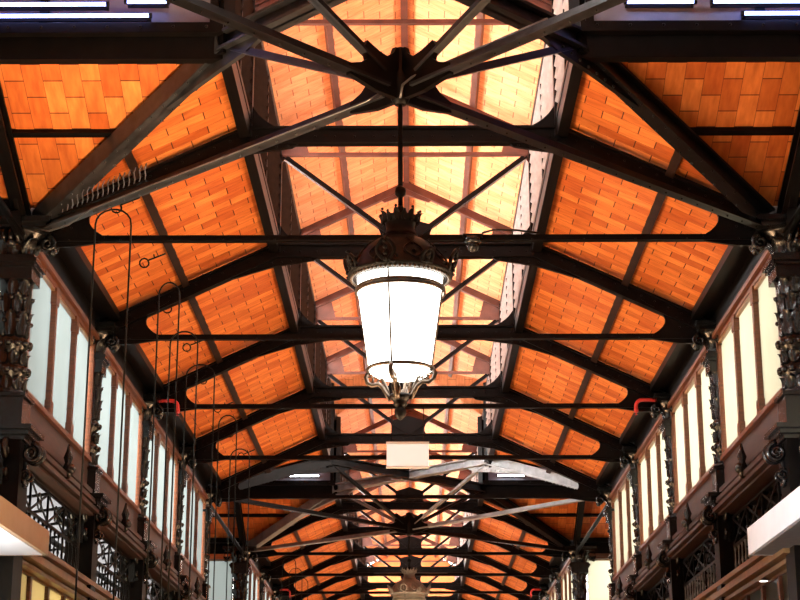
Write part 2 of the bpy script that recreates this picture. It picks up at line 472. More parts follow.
# trusses that span the transept mouths (along Y)
def transept_truss(sx, yc, label):
    r = empty('transept_truss', (sx*W, yc, 0), PI/2, label, 'roof truss', 'iron trusses across the transept mouths')
    c = MB(); zc_ = 8.82
    for s in (-1, 1):
        c.ibeam((s*MX, 0, zc_), (s*4.05, 0, zt(4.05)-.16), .14, .24, .028)
    c.ibeam((-MX, 0, zc_), (MX, 0, zc_), .14, .2, .028); c.build('principal_chord', M['iron'], r)
    for s in (-1, 1):
        g = MB(); g.plate(half_plate([(4.05, 7.5), (4.05, zt(4.05)-.1), (3.3, zt(3.3)-.2), (3.66, 7.75), (3.35, 7.62), (3.35, 7.56), (3.7, 7.5)], s), (0,0,0), (1,0,0), .045); g.build('eave_gusset', M['iron'], r)
        p = MB(); p.bar((s*MX, 0, 8.8), (s*MX, 0, 10.5), .11, .12, (0,1,0)); p.build('post', M['iron'], r)
    t = MB(); t.tee((-4.05, 0, TIE), (4.05, 0, TIE), .09, .075, .025); t.build('tie_rod', M['iron'], r)
    return r
for ci, yc in enumerate(YC):
    for sx, sn in ((-1, 'left'), (1, 'right')):
        transept_truss(sx, yc, 'iron truss across the mouth of the %s transept at the %s crossing' % (sn, ('near', 'far')[ci]))

# crossing frames: valley beams, diagonal chords, rods to the hub
def crossing_frame(ci, yc, label):
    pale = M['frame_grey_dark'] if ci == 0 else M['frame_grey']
    r = empty('crossing_frame', (0, yc, 0), 0, label, 'roof frame')
    HZ = 7.58
    for ax, ay in ((-1,-1),(1,-1),(1,1),(-1,1)):
        IR = pale if ax*ay < 0 else M['frame_black']  # only the diagonal that looks lit gets the paler colour
        v = MB(); a = V((ax*4.02, ay*4.02, 7.755)); b = V((ax*MX, ay*MX, 8.84))
        v.ibeam(a, b, .17, .22, .03); v.bar(a, b, .016, .2, (0,0,1), (.08, 0))
        d = (b-a).normalized(); sd = d.cross(V((0,0,1))).normalized()
        for q in (-1, 1): v.rivets(a + sd*q*.06 - V((0,0,.12)), b + sd*q*.06 - V((0,0,.12)), (0,0,-1), 16, .013)
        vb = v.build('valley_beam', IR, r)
        k = MB(); dg = V((ax, ay, 0)).normalized()
        k.plate([(1.75, 8.76), (2.15, 8.62), (2.55, 8.56), (3.4, 8.40), (3.3, 8.46), (2.52, 8.8), (1.75, 8.84)], (0,0,0), dg, .05)
        for i in range(7): k.ball(dg*(2.2+.13*i) + V((0,0,8.68-.03*i)) + dg.cross(V((0,0,1)))*.035, .016, 6, 4)
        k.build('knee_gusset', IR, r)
        t = MB(); p = V((ax*3.95, ay*3.95, 7.66)); h = V((ax*.12, ay*.12, HZ))
        t.tee(p, h, .12, .09, .028); t.rivets(p - V((0,0,.05)), h - V((0,0,.05)), (0,0,-1), 20, .012)
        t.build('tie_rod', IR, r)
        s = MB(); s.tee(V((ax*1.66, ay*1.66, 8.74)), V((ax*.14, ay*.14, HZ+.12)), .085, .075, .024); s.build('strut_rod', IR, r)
        p = MB(); p.bar((ax*MX, ay*MX, 8.7), (ax*MX, ay*MX, 10.6), .14, .14, (1,1,0)); p.build('corner_post', M['iron'], r)
    for d in (1, -1):
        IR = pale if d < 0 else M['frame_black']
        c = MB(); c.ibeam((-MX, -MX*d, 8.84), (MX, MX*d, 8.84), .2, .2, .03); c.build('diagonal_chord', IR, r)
        g = MB(); q = [(-.62,-.06), (-.62,.04), (-.48,.09), (-.42,.14), (-.455,.255), (-.42,.315), (-.28,.26), (-.18,.24), (-.1,.3), (-.08,.36)]
        q = q + [(-a, z) for a, z in reversed(q)] + [(.3,-.12), (-.3,-.12)]
        g.plate([(a, z+HZ) for a, z in q], (0,0,0), V((1, d, 0)), .05)
        for a in (-.6,-.45,-.3,.3,.45,.6): g.ball(V((1,d,0)).normalized()*a + V((0,0,HZ-.02)) + V((1,d,0)).normalized().cross(V((0,0,1)))*.035, .018, 6, 4)
        g.build('hub_gusset', M['iron'], r)
    h = MB(); h.lathe([(.05,-.16),(.085,-.1),(.085,.1),(.05,.16),(.05,.34),(.03,.38)], 16, (0,0,HZ)); h.build('hub_boss', M['iron'], r)
    return r
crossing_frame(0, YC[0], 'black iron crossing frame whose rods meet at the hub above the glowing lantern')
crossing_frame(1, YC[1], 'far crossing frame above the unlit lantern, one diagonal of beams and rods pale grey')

# ------------------------------------------------------------------ cast iron columns
def leaf(mb, ang, r0, z0, h, out, wid):
    """acanthus leaf hugging a shaft, tip curling out"""
    n = 6; rows = []
    ca, sa = math.cos(ang), math.sin(ang)
    for i in range(n+1):
        t = i/n
        rad = r0 + .012 + out*(t**2.6); z = z0 + h*(t - .22*t**5)
        w = wid*(math.sin(PI*(.16+.8*t))**.8)
        row = []
        for k, e in ((-1, 0), (0, .02), (1, 0)):
            x = (rad+e)*ca - k*w*sa; y = (rad+e)*sa + k*w*ca
            row.append((x, y, z))
        rows.append(row)
    o = len(mb.v)
    for row in rows: mb.v += row
    for i in range(n):
        for k in range(2):
            mb.sm.add(len(mb.f)); a = o+i*3+k
            mb.f.append([a, a+1, a+4, a+3])
    # back sheet for thickness
    o2 = len(mb.v)
    for row in rows: mb.v += [(x - .016*ca, y - .016*sa, z-.004) for x, y, z in row]
    for i in range(n):
        for k in range(2):
            a = o2+i*3+k; mb.f.append([a+3, a+4, a+1, a])
    for i in range(n):
        for k in (0, 2):
            a = o+i*3+k; b = o2+i*3+k; mb.f.append([a, a+3, b+3, b])
def scroll(mb, org, dirv, r, th, turns=1.6, up=1):
    """spiral volute in the vertical plane along dirv"""
    d = V(dirv).normalized(); pts = []; rr = []
    for i in range(28):
        t = i/27; a = PI/2*up + t*turns*2*PI*(-1)
        rad = r*(1-.8*t)
        pts.append(V(org) + d*(rad*math.cos(a)) + V((0,0,rad*math.sin(a)))); rr.append(th*(1-.45*t))
    mb.tube(pts, rr, 6)
def build_column(big=False):
    r = empty('iron_column')
    k = 1.25 if big else 1.0
    s = MB()
    s.lathe([(.13*k,5.80),(.13*k,5.84),(.115*k,5.9),(.12*k,6.0),(.15*k,6.04),(.155*k,6.07),(.15*k,6.10),(.115*k,6.14),(.115*k,6.3),(.15*k,6.34),(.155*k,6.37),(.15*k,6.4),(.115*k,6.45),(.112*k,7.15),(.13*k,7.2)], 16)
    for z in (6.07, 6.37):
        for i in range(12):
            a = 2*PI*i/12; s.ball((.15*k*math.cos(a), .15*k*math.sin(a), z), .034*k, 7, 5)
    sh = s.build('shaft', M['iron_orn'], r)
    lf = MB()
    for i in range(8):
        a = 2*PI*i/8
        leaf(lf, a, .118*k, 5.86, .17, .03*k, .055*k); leaf(lf, a+.39, .118*k, 6.15, .16, .03*k, .05*k)
        leaf(lf, a, .118*k, 6.46, .34, .035*k, .06*k); leaf(lf, a+.39, .118*k, 6.72, .26, .035*k, .05*k)
        leaf(lf, a, .118*k, 6.92, .22, .04*k, .055*k)
        lf.ball((.15*k*math.cos(a+.39), .15*k*math.sin(a+.39), 6.62), .022*k, 6, 4)
        lf.ball((.15*k*math.cos(a), .15*k*math.sin(a), 6.88), .024*k, 6, 4)
    lf.build('leaf_ornament', M['iron_orn'], sh)
    # square necking block
    nb = MB(); w = .17*k
    for z0, z1, e in ((7.18,7.22,.0),(7.22,7.26,.025),(7.26,7.31,.05),(7.31,7.35,.02)):
        nb.box(-w-e, w+e, -w-e, w+e, z0, z1)
    nb.box(-w, w, -w, w, 7.08, 7.18)
    nb.build('necking', M['iron_orn'], r)
    c = MB()
    c.lathe([(.14*k,7.34),(.13*k,7.4),(.16*k,7.5),(.25*k,7.6),(.27*k,7.64)], 14)
    for i in range(8): leaf(c, 2*PI*i/8, .14*k, 7.36, .22, .12*k, .075*k)
    vol = []
    for dx, dy in ((1,0),(-1,0),(0,1),(0,-1)):
        d = V((dx,dy,0)); sd = V((-dy,dx,0))
        c2 = MB()
        for q in (-.06, 0, .06): scroll(c2, d*.27*k + sd*q*k + V((0,0,7.52)), d, .085, .03)
        c2.ball(d*.3*k + V((0,0,7.44)), .05, 8, 6); vol.append(c2)
    c.box(-.3*k, .3*k, -.3*k, .3*k, 7.62, 7.67); c.box(-.34*k, .34*k, -.34*k, .34*k, 7.67, 7.73)
    cp = c.build('capital', M['iron_orn'], r)
    for c2 in vol: c2.build('volute', M['iron_orn'], cp)
    p = MB(); w = .16*k
    p.box(-w, w, -w, w, 5.42, 5.8); p.box(-w-.03, w+.03, -w-.03, w+.03, 5.76, 5.80)
    for z0, z1, e in ((5.28,5.33,.05),(5.33,5.38,.1),(5.38,5.43,.14)): p.box(-w-e, w+e, -w-e, w+e, z0, z1)
    p.build('pedestal', M['iron_orn'], r)
    b = MB()
    for dx, dy in ((1,0),(-1,0),(0,1),(0,-1)):
        d = V((dx,dy,0)); sd = V((-dy,dx,0))
        for q in (-.08, .08):
            scroll(b, d*.24*k + sd*q + V((0,0,5.16)), d, .11, .035); scroll(b, d*.2*k + sd*q + V((0,0,4.92)), d, .07, .028, 1.4, -1)
        b.bar(d*.19*k + V((0,0,5.26)), d*.17*k + V((0,0,4.8)), .1, .06, d)
    b.build('console', M['iron_orn'], r)
    q = MB(); q.box(-.17*k, .17*k, -.17*k, .17*k, .25, 5.28); q.box(-.24, .24, -.24, .24, 0, .28); q.build('lower_shaft', M['iron'], r)
    return r
colp = build_column(False); colb = build_column(True)
use = {'p': False, 'b': False}
def put_col(big, x, y, label, group):
    k = 'b' if big else 'p'; src = colb if big else colp
    o = src if not use[k] else copy_tree(src); use[k] = True
    o.location = (x, y, 0); tag(o, label, 'column', group)
for sx, sn in ((-1, 'left'), (1, 'right')):
    put_col(True, sx*(W+.08), Y0, 'large ornate black column at the far %s corner of the near crossing' % sn, 'ornate iron columns of the crossings')
    for k in range(1, 4):
        put_col(False, sx*(W+.02), Y0+k*L, '%s ornate black column beyond the crossing corner along the %s window wall' % (ORD[k-1], sn), 'ornate iron columns along the near hall')
    put_col(True, sx*(W+.08), Y1, 'ornate black column at the near %s corner of the far crossing, end of the window wall' % sn, 'ornate iron columns of the crossings')
    put_col(True, sx*(W+.08), Y2, 'ornate black column at the far %s corner of the far crossing' % sn, 'ornate iron columns of the crossings')
    for k in range(1, 3):
        put_col(False, sx*(W+.02), Y2+k*L, '%s distant column beyond the far crossing on the %s side' % (ORD[k-1], sn), 'distant iron columns of the far hall')

# ------------------------------------------------------------------ window bays (local: x along the wall 0..L, y outward)
def build_bay(pane, wallname, closed=False):
    WN[0] += 1
    wn = empty('window_%d' % WN[0], kind='structure')
    f = MB(); u0, u1 = .17, L-.17; zb, ztp = 5.92, 7.46
    f.box(u0, u1, -.05, .06, ztp, 7.60); f.box(u0, u1, -.10, -.03, 7.52, 7.58); f.box(u0, u1, -.08, .07, zb-.06, zb)
    f.box(u0, u0+.08, -.05, .06, zb, ztp); f.box(u1-.08, u1, -.05, .06, zb, ztp)
    f.build('frame', M['orange_wall' if closed and pane == 'pane_cool' else 'wood'], wn)
    n = 3; a, b = u0+.08, u1-.08; st = (b-a)/n
    for i in range(1, n):
        m = MB(); x = a + i*st
        m.box(x-.05, x+.05, -.06, .06, zb, ztp)
        m.box(x-.085, x+.085, -.07, .06, ztp-.2, ztp); m.box(x-.085, x+.085, -.07, .06, zb, zb+.17)
        m.build('mullion', M['wood'], wn)
    for i in range(n):
        x0, x1 = a+i*st+.05, a+(i+1)*st-.05
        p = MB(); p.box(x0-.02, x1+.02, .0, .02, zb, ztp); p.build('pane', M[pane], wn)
        tb = MB(); tb.box(x0+.02, x1-.02, -.045, -.005, ztp-.045, ztp-.01); tb.build('glazing_bead', M['gold'], wn)
    w = empty(wallname, kind='structure')
    p = MB(); p.box(0, L, -.03, .10, 5.5, 5.87); p.build('sill_panel', M['wood_h'], w)
    c = MB()
    for z0, z1, e in ((5.44,5.5,.11),(5.38,5.43,.07),(5.30,5.36,.17),(5.255,5.29,.12),(5.19,5.24,.2),(5.15,5.18,.14)):
        c.box(0, L, -e, .1, z0, z1)
    c.box(0, L, -.02, .1, 5.15, 5.5)
    c.build('cornice', M['wood_h'], w)
    o = MB(); o.lathe([(.02,5.28),(.05,5.32),(.07,5.40),(.04,5.48),(.06,5.54),(.03,5.62),(.012,5.7)], 10, (L/2, -.17, 0))
    o.ball((L/2, -.19, 5.4), .075, 8, 6); o.build('boss', M['iron_orn'], w)
    lc = MB()
    for z0, z1, e in ((4.26,4.32,.16),(4.2,4.25,.1),(4.1,4.17,.2),(4.03,4.08,.12)): lc.box(0, L, -e, .1, z0, z1)
    lc.box(0, L, -.02, .1, 4.0, 4.32); lc.build('transom', M['gold'], w)
    # glazed shopfront under the transom
    g = MB()
    for x in (.15, 1.15, 2.1, 3.05, 4.05): g.box(x-.05, x+.05, -.03, .07, 2.2, 4.0)
    g.box(0, L, -.03, .07, 2.1, 2.25); sf = g.build('shopfront_frame', M['wood'], w)
    for i, (xa, xb) in enumerate(((.2,1.1),(1.2,2.05),(2.15,3.0),(3.1,4.0))):
        q = MB(); q.box(xa-.02, xb+.02, .01, .03, 2.25, 4.0); q.build('shopfront_glass', M['shop_glass'], sf)
    q = MB(); q.box(0, L, -.05, .1, 0, 2.1); q.build('stall_riser', M['wood_h'], w)
    if closed:
        q = MB(); q.box(0, L, .0, .08, 4.3, 5.16); q.build('frieze_panel', M['wood_h'], w)
    return wn, w
def build_balustrade(kind):
    r = empty('iron_balustrade')
    m = MB()
    m.box(.15, L-.15, .03, .055, 4.35, 4.39); m.box(.15, L-.15, .03, .055, 4.72, 4.76); m.box(.15, L-.15, .03, .055, 5.1, 5.13)
    m.build('rail', M['iron'], r)
    n = 17
    for i in range(n):
        b = MB()
        x = .25 + i*(L-.5)/(n-1)
        b.lathe([(.008,4.38),(.008,4.45),(.018,4.5),(.009,4.55),(.009,4.66),(.016,4.7),(.008,4.75)], 6, (x, .04, 0))
        b.build('baluster', M['iron' if kind == 'l' else 'greyiron'], r)  # right balusters paler, their highlights put into the colour
    t = MB(); nn = 4; st = (L-.4)/nn
    for i in range(nn):
        x0 = .2+i*st
        t.bar((x0, .04, 4.76), (x0+st, .04, 5.1), .014, .026); t.bar((x0, .04, 5.1), (x0+st, .04, 4.76), .014, .026)
        t.box(x0-.014, x0+.014, .03, .055, 4.4, 5.1)
        t.tube([V((x0+st/2 + .1*math.cos(q*PI/6), .04, 4.93+.1*math.sin(q*PI/6))) for q in range(12)], .01, 6, True)
    t.build('lattice', M['iron'], r)
    return r
protos = {}
def put_bay(key, pane, wall, x, y, rz, bal_label=None, balkind='l'):
    if key not in protos:
        a, b = build_bay(pane, wall, key[0] == 'T'); protos[key] = (a, b)
    else:
        a0, b0 = protos[key]; a = copy_tree(a0); b = copy_tree(b0)
        WN[0] += 1; a.name = 'window_%d' % WN[0]; b.name = wall
    for o in (a, b): o.location = (x, y, 0); o.rotation_euler = (0, 0, rz)
    if bal_label:
        kk = 'bal' + balkind
        if kk not in protos: protos[kk] = o = build_balustrade(balkind)
        else: o = copy_tree(protos[kk])
        o.location = (x, y, 0); o.rotation_euler = (0, 0, rz)
        tag(o, bal_label, 'balustrade', 'iron balustrades under the cornice')
for k in range(4):
    y = Y0+k*L
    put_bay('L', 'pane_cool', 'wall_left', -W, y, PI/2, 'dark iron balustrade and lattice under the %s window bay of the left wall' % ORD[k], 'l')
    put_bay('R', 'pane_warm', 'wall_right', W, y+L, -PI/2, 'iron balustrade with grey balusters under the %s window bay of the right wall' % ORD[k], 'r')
for k in range(NB2):
    y = Y2+k*L
    put_bay('L', 'pane_cool', 'wall_left', -W, y, PI/2)
    put_bay('R', 'pane_warm', 'wall_right', W, y+L, -PI/2)
for yy, rot in ((Y2, 0), (Y0, 0), (Y1, PI), (Y0-2*W, PI)):
    put_bay('T', 'pane_cool', 'wall_transept', -W-(0 if rot else L), yy, rot)
    put_bay('TR', 'pane_warm', 'wall_transept', W+(L if rot else 0), yy, rot)
    for sx in (-1, 1):
        xa, xb = sorted((sx*(W+L), sx*9.1)); q = MB(); q.box(xa, xb, yy-.08, yy+.08, 0, 7.9)
        tag(q.build('wall_transept_pier', M['orange_wall']), kind='structure')
# aisles: roofs, outer walls, floor, end walls
for sx, sn in ((-1, 'left'), (1, 'right')):
    for a, c in ((Y0+.1, Y1-.1), (Y2+.1, Y3)):
        b = MB()
        b.add([(sx*4.27, a, 5.62), (sx*8.6, a, 5.0), (sx*8.6, c, 5.0), (sx*4.27, c, 5.62), (sx*4.27, a, 5.65), (sx*8.6, a, 5.03), (sx*8.6, c, 5.03), (sx*4.27, c, 5.65)],
              [(0,1,2,3),(7,6,5,4),(0,4,5,1),(1,5,6,2),(2,6,7,3),(3,7,4,0)])
        r = tag(b.build('ceiling_aisle_' + sn, M['skylight'] if sx < 0 else M['darkpanel']), kind='structure')
        t = MB(); n = int((c-a)/1.05)
        for i in range(n+1):
            y = a + (c-a)*i/n
            t.bar((sx*4.34, y, 5.59), (sx*8.5, y, 4.98), .07, .03)
        for x in (5.4, 6.5, 7.6): t.box(sx*x-.04, sx*x+.04, a, c, 5.52-(x-4.3)*.145, 5.57-(x-4.3)*.145)
        t.build('batten', M['iron'], r)
        w = MB(); w.box(sx*8.6-.06, sx*8.6+.06, a, c, 0, 5.1)
        tag(w.build('wall_outer_' + sn, M['cream'] if sx < 0 else M['darkpanel']), kind='structure')
    # transept end walls
    for yc in YC:
        w = MB(); x = sx*9.0
        w.add([(x, yc-W-.3, 0), (x, yc+W+.3, 0), (x, yc+W+.3, 7.95), (x, yc+MX, 9), (x, yc+MX, 10.6), (x, yc, 11.5), (x, yc-MX, 10.6), (x, yc-MX, 9), (x, yc-W-.3, 7.95)] +
              [(x+sx*.12, yc-W-.3, 0), (x+sx*.12, yc+W+.3, 0), (x+sx*.12, yc+W+.3, 7.95), (x+sx*.12, yc+MX, 9), (x+sx*.12, yc+MX, 10.6), (x+sx*.12, yc, 11.5), (x+sx*.12, yc-MX, 10.6), (x+sx*.12, yc-MX, 9), (x+sx*.12, yc-W-.3, 7.95)],
              [tuple(range(9)), tuple(range(17, 8, -1))] + [(i, (i+1) % 9, 9+(i+1) % 9, 9+i) for i in range(9)])
        tag(w.build('wall_transept_' + sn, M['orange_wall']), kind='structure')
b = MB(); b.box(-9.2, 9.2, YF, Y3+.2, -.15, 0); tag(b.build('floor', M['floor']), kind='structure')
for nm, y in (('wall_back', Y3), ('wall_front', YF)):
    b = MB(); prof = [(-4.4,0),(4.4,0),(4.4,7.95),(MX,9.05),(MX,10.6),(0,11.55),(-MX,10.6),(-MX,9.05),(-4.4,7.95)]
    b.plate(prof, (0, y, 0), (1,0,0), .12); tag(b.build(nm, M['orange_wall']), kind='structure')
for sx in (-1, 1):
    b = MB(); ya, yb = YF, Y0-2*W
    b.box(sx*4.3-.06, sx*4.3+.06, ya, yb, 0, 7.9); tag(b.build('wall_' + ('left', 'right')[sx > 0], M['wood_h']), kind='structure')

# ------------------------------------------------------------------ lantern
def build_lantern(lit, loc):
    r = empty('hanging_lantern', loc)
    glass = M['lamp'] if lit else M['lamp_off']; ir = M['lantern_iron'] if lit else M['greyiron']; br = M['bronze'] if lit else M['greyiron']
    z = lambda q: q - 5.93      # heights as measured, root at the brim
    d = MB(); d.lathe([(.10,z(6.27)),(.14,z(6.265)),(.15,z(6.24)),(.21,z(6.215)),(.285,z(6.16)),(.345,z(6.09)),(.39,z(6.01)),(.42,z(5.94)),(.445,z(5.92)),(.445,z(5.90)),(.41,z(5.885)),(.39,z(5.88)),(.30,z(5.93)),(.1,z(6.1))], 40, caps=False)
    dm = d.build('dome', ir, r)
    for i in range(8):
        lo = MB(); a = 2*PI*i/8 + .3
        for sg in (-1, 1):
            pts = []
            for t in range(11):
                q = t/10; rr = .425 - .155*q**1.3; zz = z(5.955) + .225*q
                da = sg*.24*math.sin(q*4.2)*(1 - q*.35)
                pts.append(((rr+.006)*math.cos(a+da), (rr+.006)*math.sin(a+da), zz))
            lo.tube(pts, [.011-.005*t/10 for t in range(11)], 6)
        lo.ball((.385*math.cos(a), .385*math.sin(a), z(6.02)), .02, 8, 5); lo.ball((.335*math.cos(a), .335*math.sin(a), z(6.10)), .016, 8, 5)
        lo.build('dome_relief', ir, dm)
    c = MB(); c.lathe([(.135,z(6.25)),(.15,z(6.27)),(.13,z(6.29)),(.12,z(6.33)),(.13,z(6.38)),(.155,z(6.41)),(.16,z(6.43)),(.10,z(6.435)),(.03,z(6.45))], 24)
    for i in range(14):
        a = 2*PI*i/14; h = .055 if i % 2 else .09
        leaf(c, a, .135, z(6.38), h+.03, .035, .026); c.ball((.17*math.cos(a), .17*math.sin(a), z(6.40)+h), .013, 6, 4)
    c.build('crown', ir, r)
    rod = MB(); rod.lathe([(.022, z(6.38)), (.022, z(7.4)), (.012, z(7.56))], 10); rod.lathe([(.022,z(6.62)),(.045,z(6.64)),(.05,z(6.67)),(.045,z(6.70)),(.022,z(6.72))], 12)
    rod.lathe([(.03,z(6.4)),(.05,z(6.43)),(.03,z(6.47)),(.045,z(6.5)),(.022,z(6.54))], 12); rod.build('hanging_rod', M['iron'], r)
    bm = MB()
    for i in range(64):
        a = 2*PI*i/64; bm.ball((.415*math.cos(a), .415*math.sin(a), z(5.885)), .017, 6, 4)
    bm.build('bead_rim', br, dm)
    for i in range(8):
        a = 2*PI*i/8 + math.radians(-15)
        ac = MB(); big = 1 if i % 2 == 0 else .62
        rad = V((math.cos(a), math.sin(a), 0)); tn = V((-rad.y, rad.x, 0))
        for s in (-1, 1):
            pts = [rad*.43 + tn*(s*.075*big*math.sin(t*3.0)) + V((0,0,z(5.91)+.19*big*t)) + rad*(.06*t) for t in [k/8 for k in range(9)]]
            ac.tube(pts, [.016]*9, 6)
            scr = rad*.445 + tn*(s*.06*big) + V((0,0,z(5.94)))
            ac.tube([scr + tn*(.035*big*math.cos(q)) + V((0,0,.035*big*math.sin(q))) for q in [k*.6 for k in range(10)]], .011, 6)
        for k in range(5):
            ac.ball(rad*(.45+.06*k/4) + V((0,0,z(5.93)+.19*big*k/4)), .026*(1-.13*k), 6, 4)
        ac.build('acroterion', ir, dm)
    g = MB(); g.lathe([(.365,z(5.875)),(.362,z(5.80)),(.358,z(5.78)),(.262,z(5.10)),(.25,z(5.07)),(.19,z(5.035)),(.09,z(5.02)),(.01,z(5.015))], 40, caps=False)
    gs = g.build('glass_shade', glass, r)
    for zz, rr, t in ((5.79, .367, .016), (5.76, .372, .014), (5.095, .272, .016)):
        k = MB(); k.tube([V((rr*math.cos(q*PI/20), rr*math.sin(q*PI/20), z(zz))) for q in range(40)], t, 8, True); k.build('ring', br, gs)
    for i in range(4):
        a = i*PI/2 + math.radians(-105)
        u = V((math.cos(a), math.sin(a), 0))
        k = MB(); k.tube([u*.38 + V((0,0,z(5.87))), u*.367 + V((0,0,z(5.78))), u*.27 + V((0,0,z(5.10)))], .0085, 8); k.build('rib', br, gs)
        s = MB()
        P = [(.275,5.10),(.30,5.05),(.285,5.0),(.245,4.975),(.19,4.985),(.145,4.95),(.11,4.885),(.085,4.84)]
        s.tube([u*x + V((0,0,z(h))) for x, h in P], [.016,.019,.02,.019,.019,.02,.021,.022], 8)
        P = [(.272,5.08),(.235,5.075),(.19,5.06),(.15,5.02),(.118,4.95),(.09,4.87)]
        s.tube([u*x + V((0,0,z(h))) for x, h in P], .012, 8)
        for x, h, q in ((.262,5.025,.03),(.215,5.02,.026),(.172,5.0,.022),(.138,4.96,.016)):
            s.tube([u*(x+q*math.cos(w*.7)) + V((0,0,z(h)+q*math.sin(w*.7))) for w in range(9)], .0075, 6)
        tn = V((-u.y, u.x, 0))
        for e in (-1, 1): s.tube([u*.15 + tn*e*.02 + V((0,0,z(4.96))), u*.125 + tn*e*.03 + V((0,0,z(4.91))), u*.10 + tn*e*.015 + V((0,0,z(4.86)))], .01, 6)
        s.build('scroll_bracket', br, r)
    f = MB(); f.lathe([(.02,z(4.90)),(.085,z(4.885)),(.095,z(4.86)),(.07,z(4.835)),(.055,z(4.82)),(.06,z(4.80)),(.045,z(4.785)),(.035,z(4.77)),(.05,z(4.755)),(.052,z(4.73)),(.042,z(4.70)),(.018,z(4.675)),(.003,z(4.665))], 16)
    f.build('finial', ir, r)
    return r
tag(build_lantern(True, (0, YC[0], 5.875)), 'large glowing ornate lantern hanging from the hub of the near crossing', 'lantern')
tag(build_lantern(False, (0, YC[1], 6.12)), 'grey unlit lantern hanging far back at the bottom edge of the view', 'lantern')

# ------------------------------------------------------------------ small things
# tube lights on the transept clerestories
def tube_light(x0, x1, y, z, mat, label, group):
    r = empty('tube_light', ((x0+x1)/2, y, z), 0, label, 'tube light', group); h = abs(x1-x0)/2
    t = MB(); t.tube([(-h+.03,0,0),(h-.03,0,0)], .019, 10); t.build('tube', mat, r)
    for s in (-1, 1):
        e = MB(); e.tube([(s*(h-.03),0,0),(s*h,0,0)], .028, 10); e.box(s*(h-.04)-.015, s*(h-.04)+.015, 0, .09, -.015, .015); e.build('end_cap', M['iron'], r)
    b = MB(); b.box(-h+.02, h-.02, .08, .11, -.018, .018); b.build('batten', M['iron'], r)
    return r
yw = YC[0] + MX - .2
GT = 'blue tube lights in the near transept clerestory'
tube_light(-4.25, -2.47, yw, 9.05, M['tube_blue'], 'lower blue-white tube light at the top left corner above the orange tiles', GT)
tube_light(-4.25, -2.9, yw, 9.175, M['tube_blue'], 'upper blue-white tube light at the top left edge of the view', GT)
tube_light(-2.75, -2.3, yw, 9.2, M['tube_blue'], 'short blue tube light cut by the top edge beside the left valley beam', GT)
tube_light(2.2, 2.92, yw, 9.18, M['tube_blue'], 'short blue tube light at the top edge just right of the right valley beam', GT)
tube_light(3.35, 4.3, yw, 9.05, M['tube_blue'], 'lower blue tube light at the top right corner above the orange tiles', GT)
tube_light(3.05, 4.3, yw, 9.18, M['tube_blue'], 'upper blue tube light along the top right edge of the view', GT)
yw = YC[1] + MX - .2
tube_light(-2.95, -2.15, yw, 9.11, M['tube_white'], 'white tube light shining left of the hanging sign in the far crossing', 'white tube lights in the far transept clerestory')
tube_light(2.1, 2.8, yw, 9.11, M['tube_white'], 'white tube light shining right of the hanging sign in the far crossing', 'white tube lights in the far transept clerestory')

# hanging sign
r = empty('hanging_sign', (.015, Y0+2*L, 6.62), 0, 'blank white rectangular sign hung on two thin rods below the lantern', 'sign')
b = MB(); b.box(-.33, .33, -.03, .03, 0, .38); b.build('panel', M['sign'], r)
for za, zb in ((.36, .40), (-.015, .01)):
    b = MB(); b.box(-.34, .34, -.035, .035, za, zb); b.build('edge_rail', M['white'], r)
for x in (-.25, .25):
    b = MB(); b.tube([(x, 0, .4), (x, 0, .95)], .009, 6); b.build('rod', M['purlin'], r)

# dome camera
r = empty('security_camera', (.77, Y0-.07, TIE-.03), 0, 'black dome security camera under the long tie rod right of the lantern top', 'camera')
b = MB(); b.lathe([(.02,.02),(.09,.015),(.095,-.04),(.075,-.06)], 18); b.build('housing', M['iron_orn'], r)
b = MB(); b.lathe([(.072,-.05),(.07,-.09),(.055,-.13),(.03,-.15),(.004,-.155)], 18); b.build('dome', M['iron_orn'], r)
b = MB(); b.box(-.11, .11, -.03, .03, .015, .05); b.build('bracket', M['iron'], r)
b = MB(); b.tube([(.77+.1, Y0-.08, TIE+.03), (1.0, Y0-.09, TIE+.065), (1.25, Y0-.09, TIE+.06), (1.5, Y0-.08, TIE+.03)], .012, 6)
tag(b.build('power_cable', M['wire']), 'black cable running along the tie rod to the dome security camera', 'cable')

# pigeon spikes on the tie from the hub to the left column
a = V((-3.75, YC[0]+3.75, 7.72)); c = V((-2.62, YC[0]+2.62, 7.70)); n = 17
r = empty('bird_spikes', a, 0, 'row of thin bird spikes on the tie rod beside the left corner column', 'bird spikes')
b = MB(); b.bar(V(), c-a, .05, .012); b.build('strip', M['iron'], r)
b = MB()
for i in range(n):
    p = (c-a)*((i+.5)/n); sd = V((.7,.7,0))
    b.tube([p, p + sd*.012 + V((0,0,.08)), p - sd*.004 + V((0,0,.15)), p + sd*.02 + V((0,0,.21))], .0065, 5)
b.build('spike_row', M['steel'], r)

# cables at the hub
b = MB(); h = V((0, YC[0], 0))
b.tube([h+V((0,-.11,7.44)), h+V((.02,-.14,7.55)), h+V((.1,-.14,7.62)), h+V((.24,-.22,7.655)), h+V((.45,-.43,7.655)), h+V((1.2,-1.18,7.67))], .011, 7)
tag(b.build('power_cable', M['steel']), 'grey cable curving from the hub onto the right tie rod above the lantern', 'cable')
b = MB(); b.tube([h+V((-.15,.1,7.6)), h+V((-.3,.21,7.545)), h+V((-1.2,1.1,7.56)), h+V((-2.6,2.5,7.59)), h+V((-3.3,3.2,7.60)), h+V((-3.6,3.52,7.53)), h+V((-3.85,3.72,7.53)), h+V((-4.05,3.85,7.62))], .008, 7)
tag(b.build('power_cable', M['steel']), 'pale cable clipped along the left tie rod and drooping beside the left corner column', 'cable')

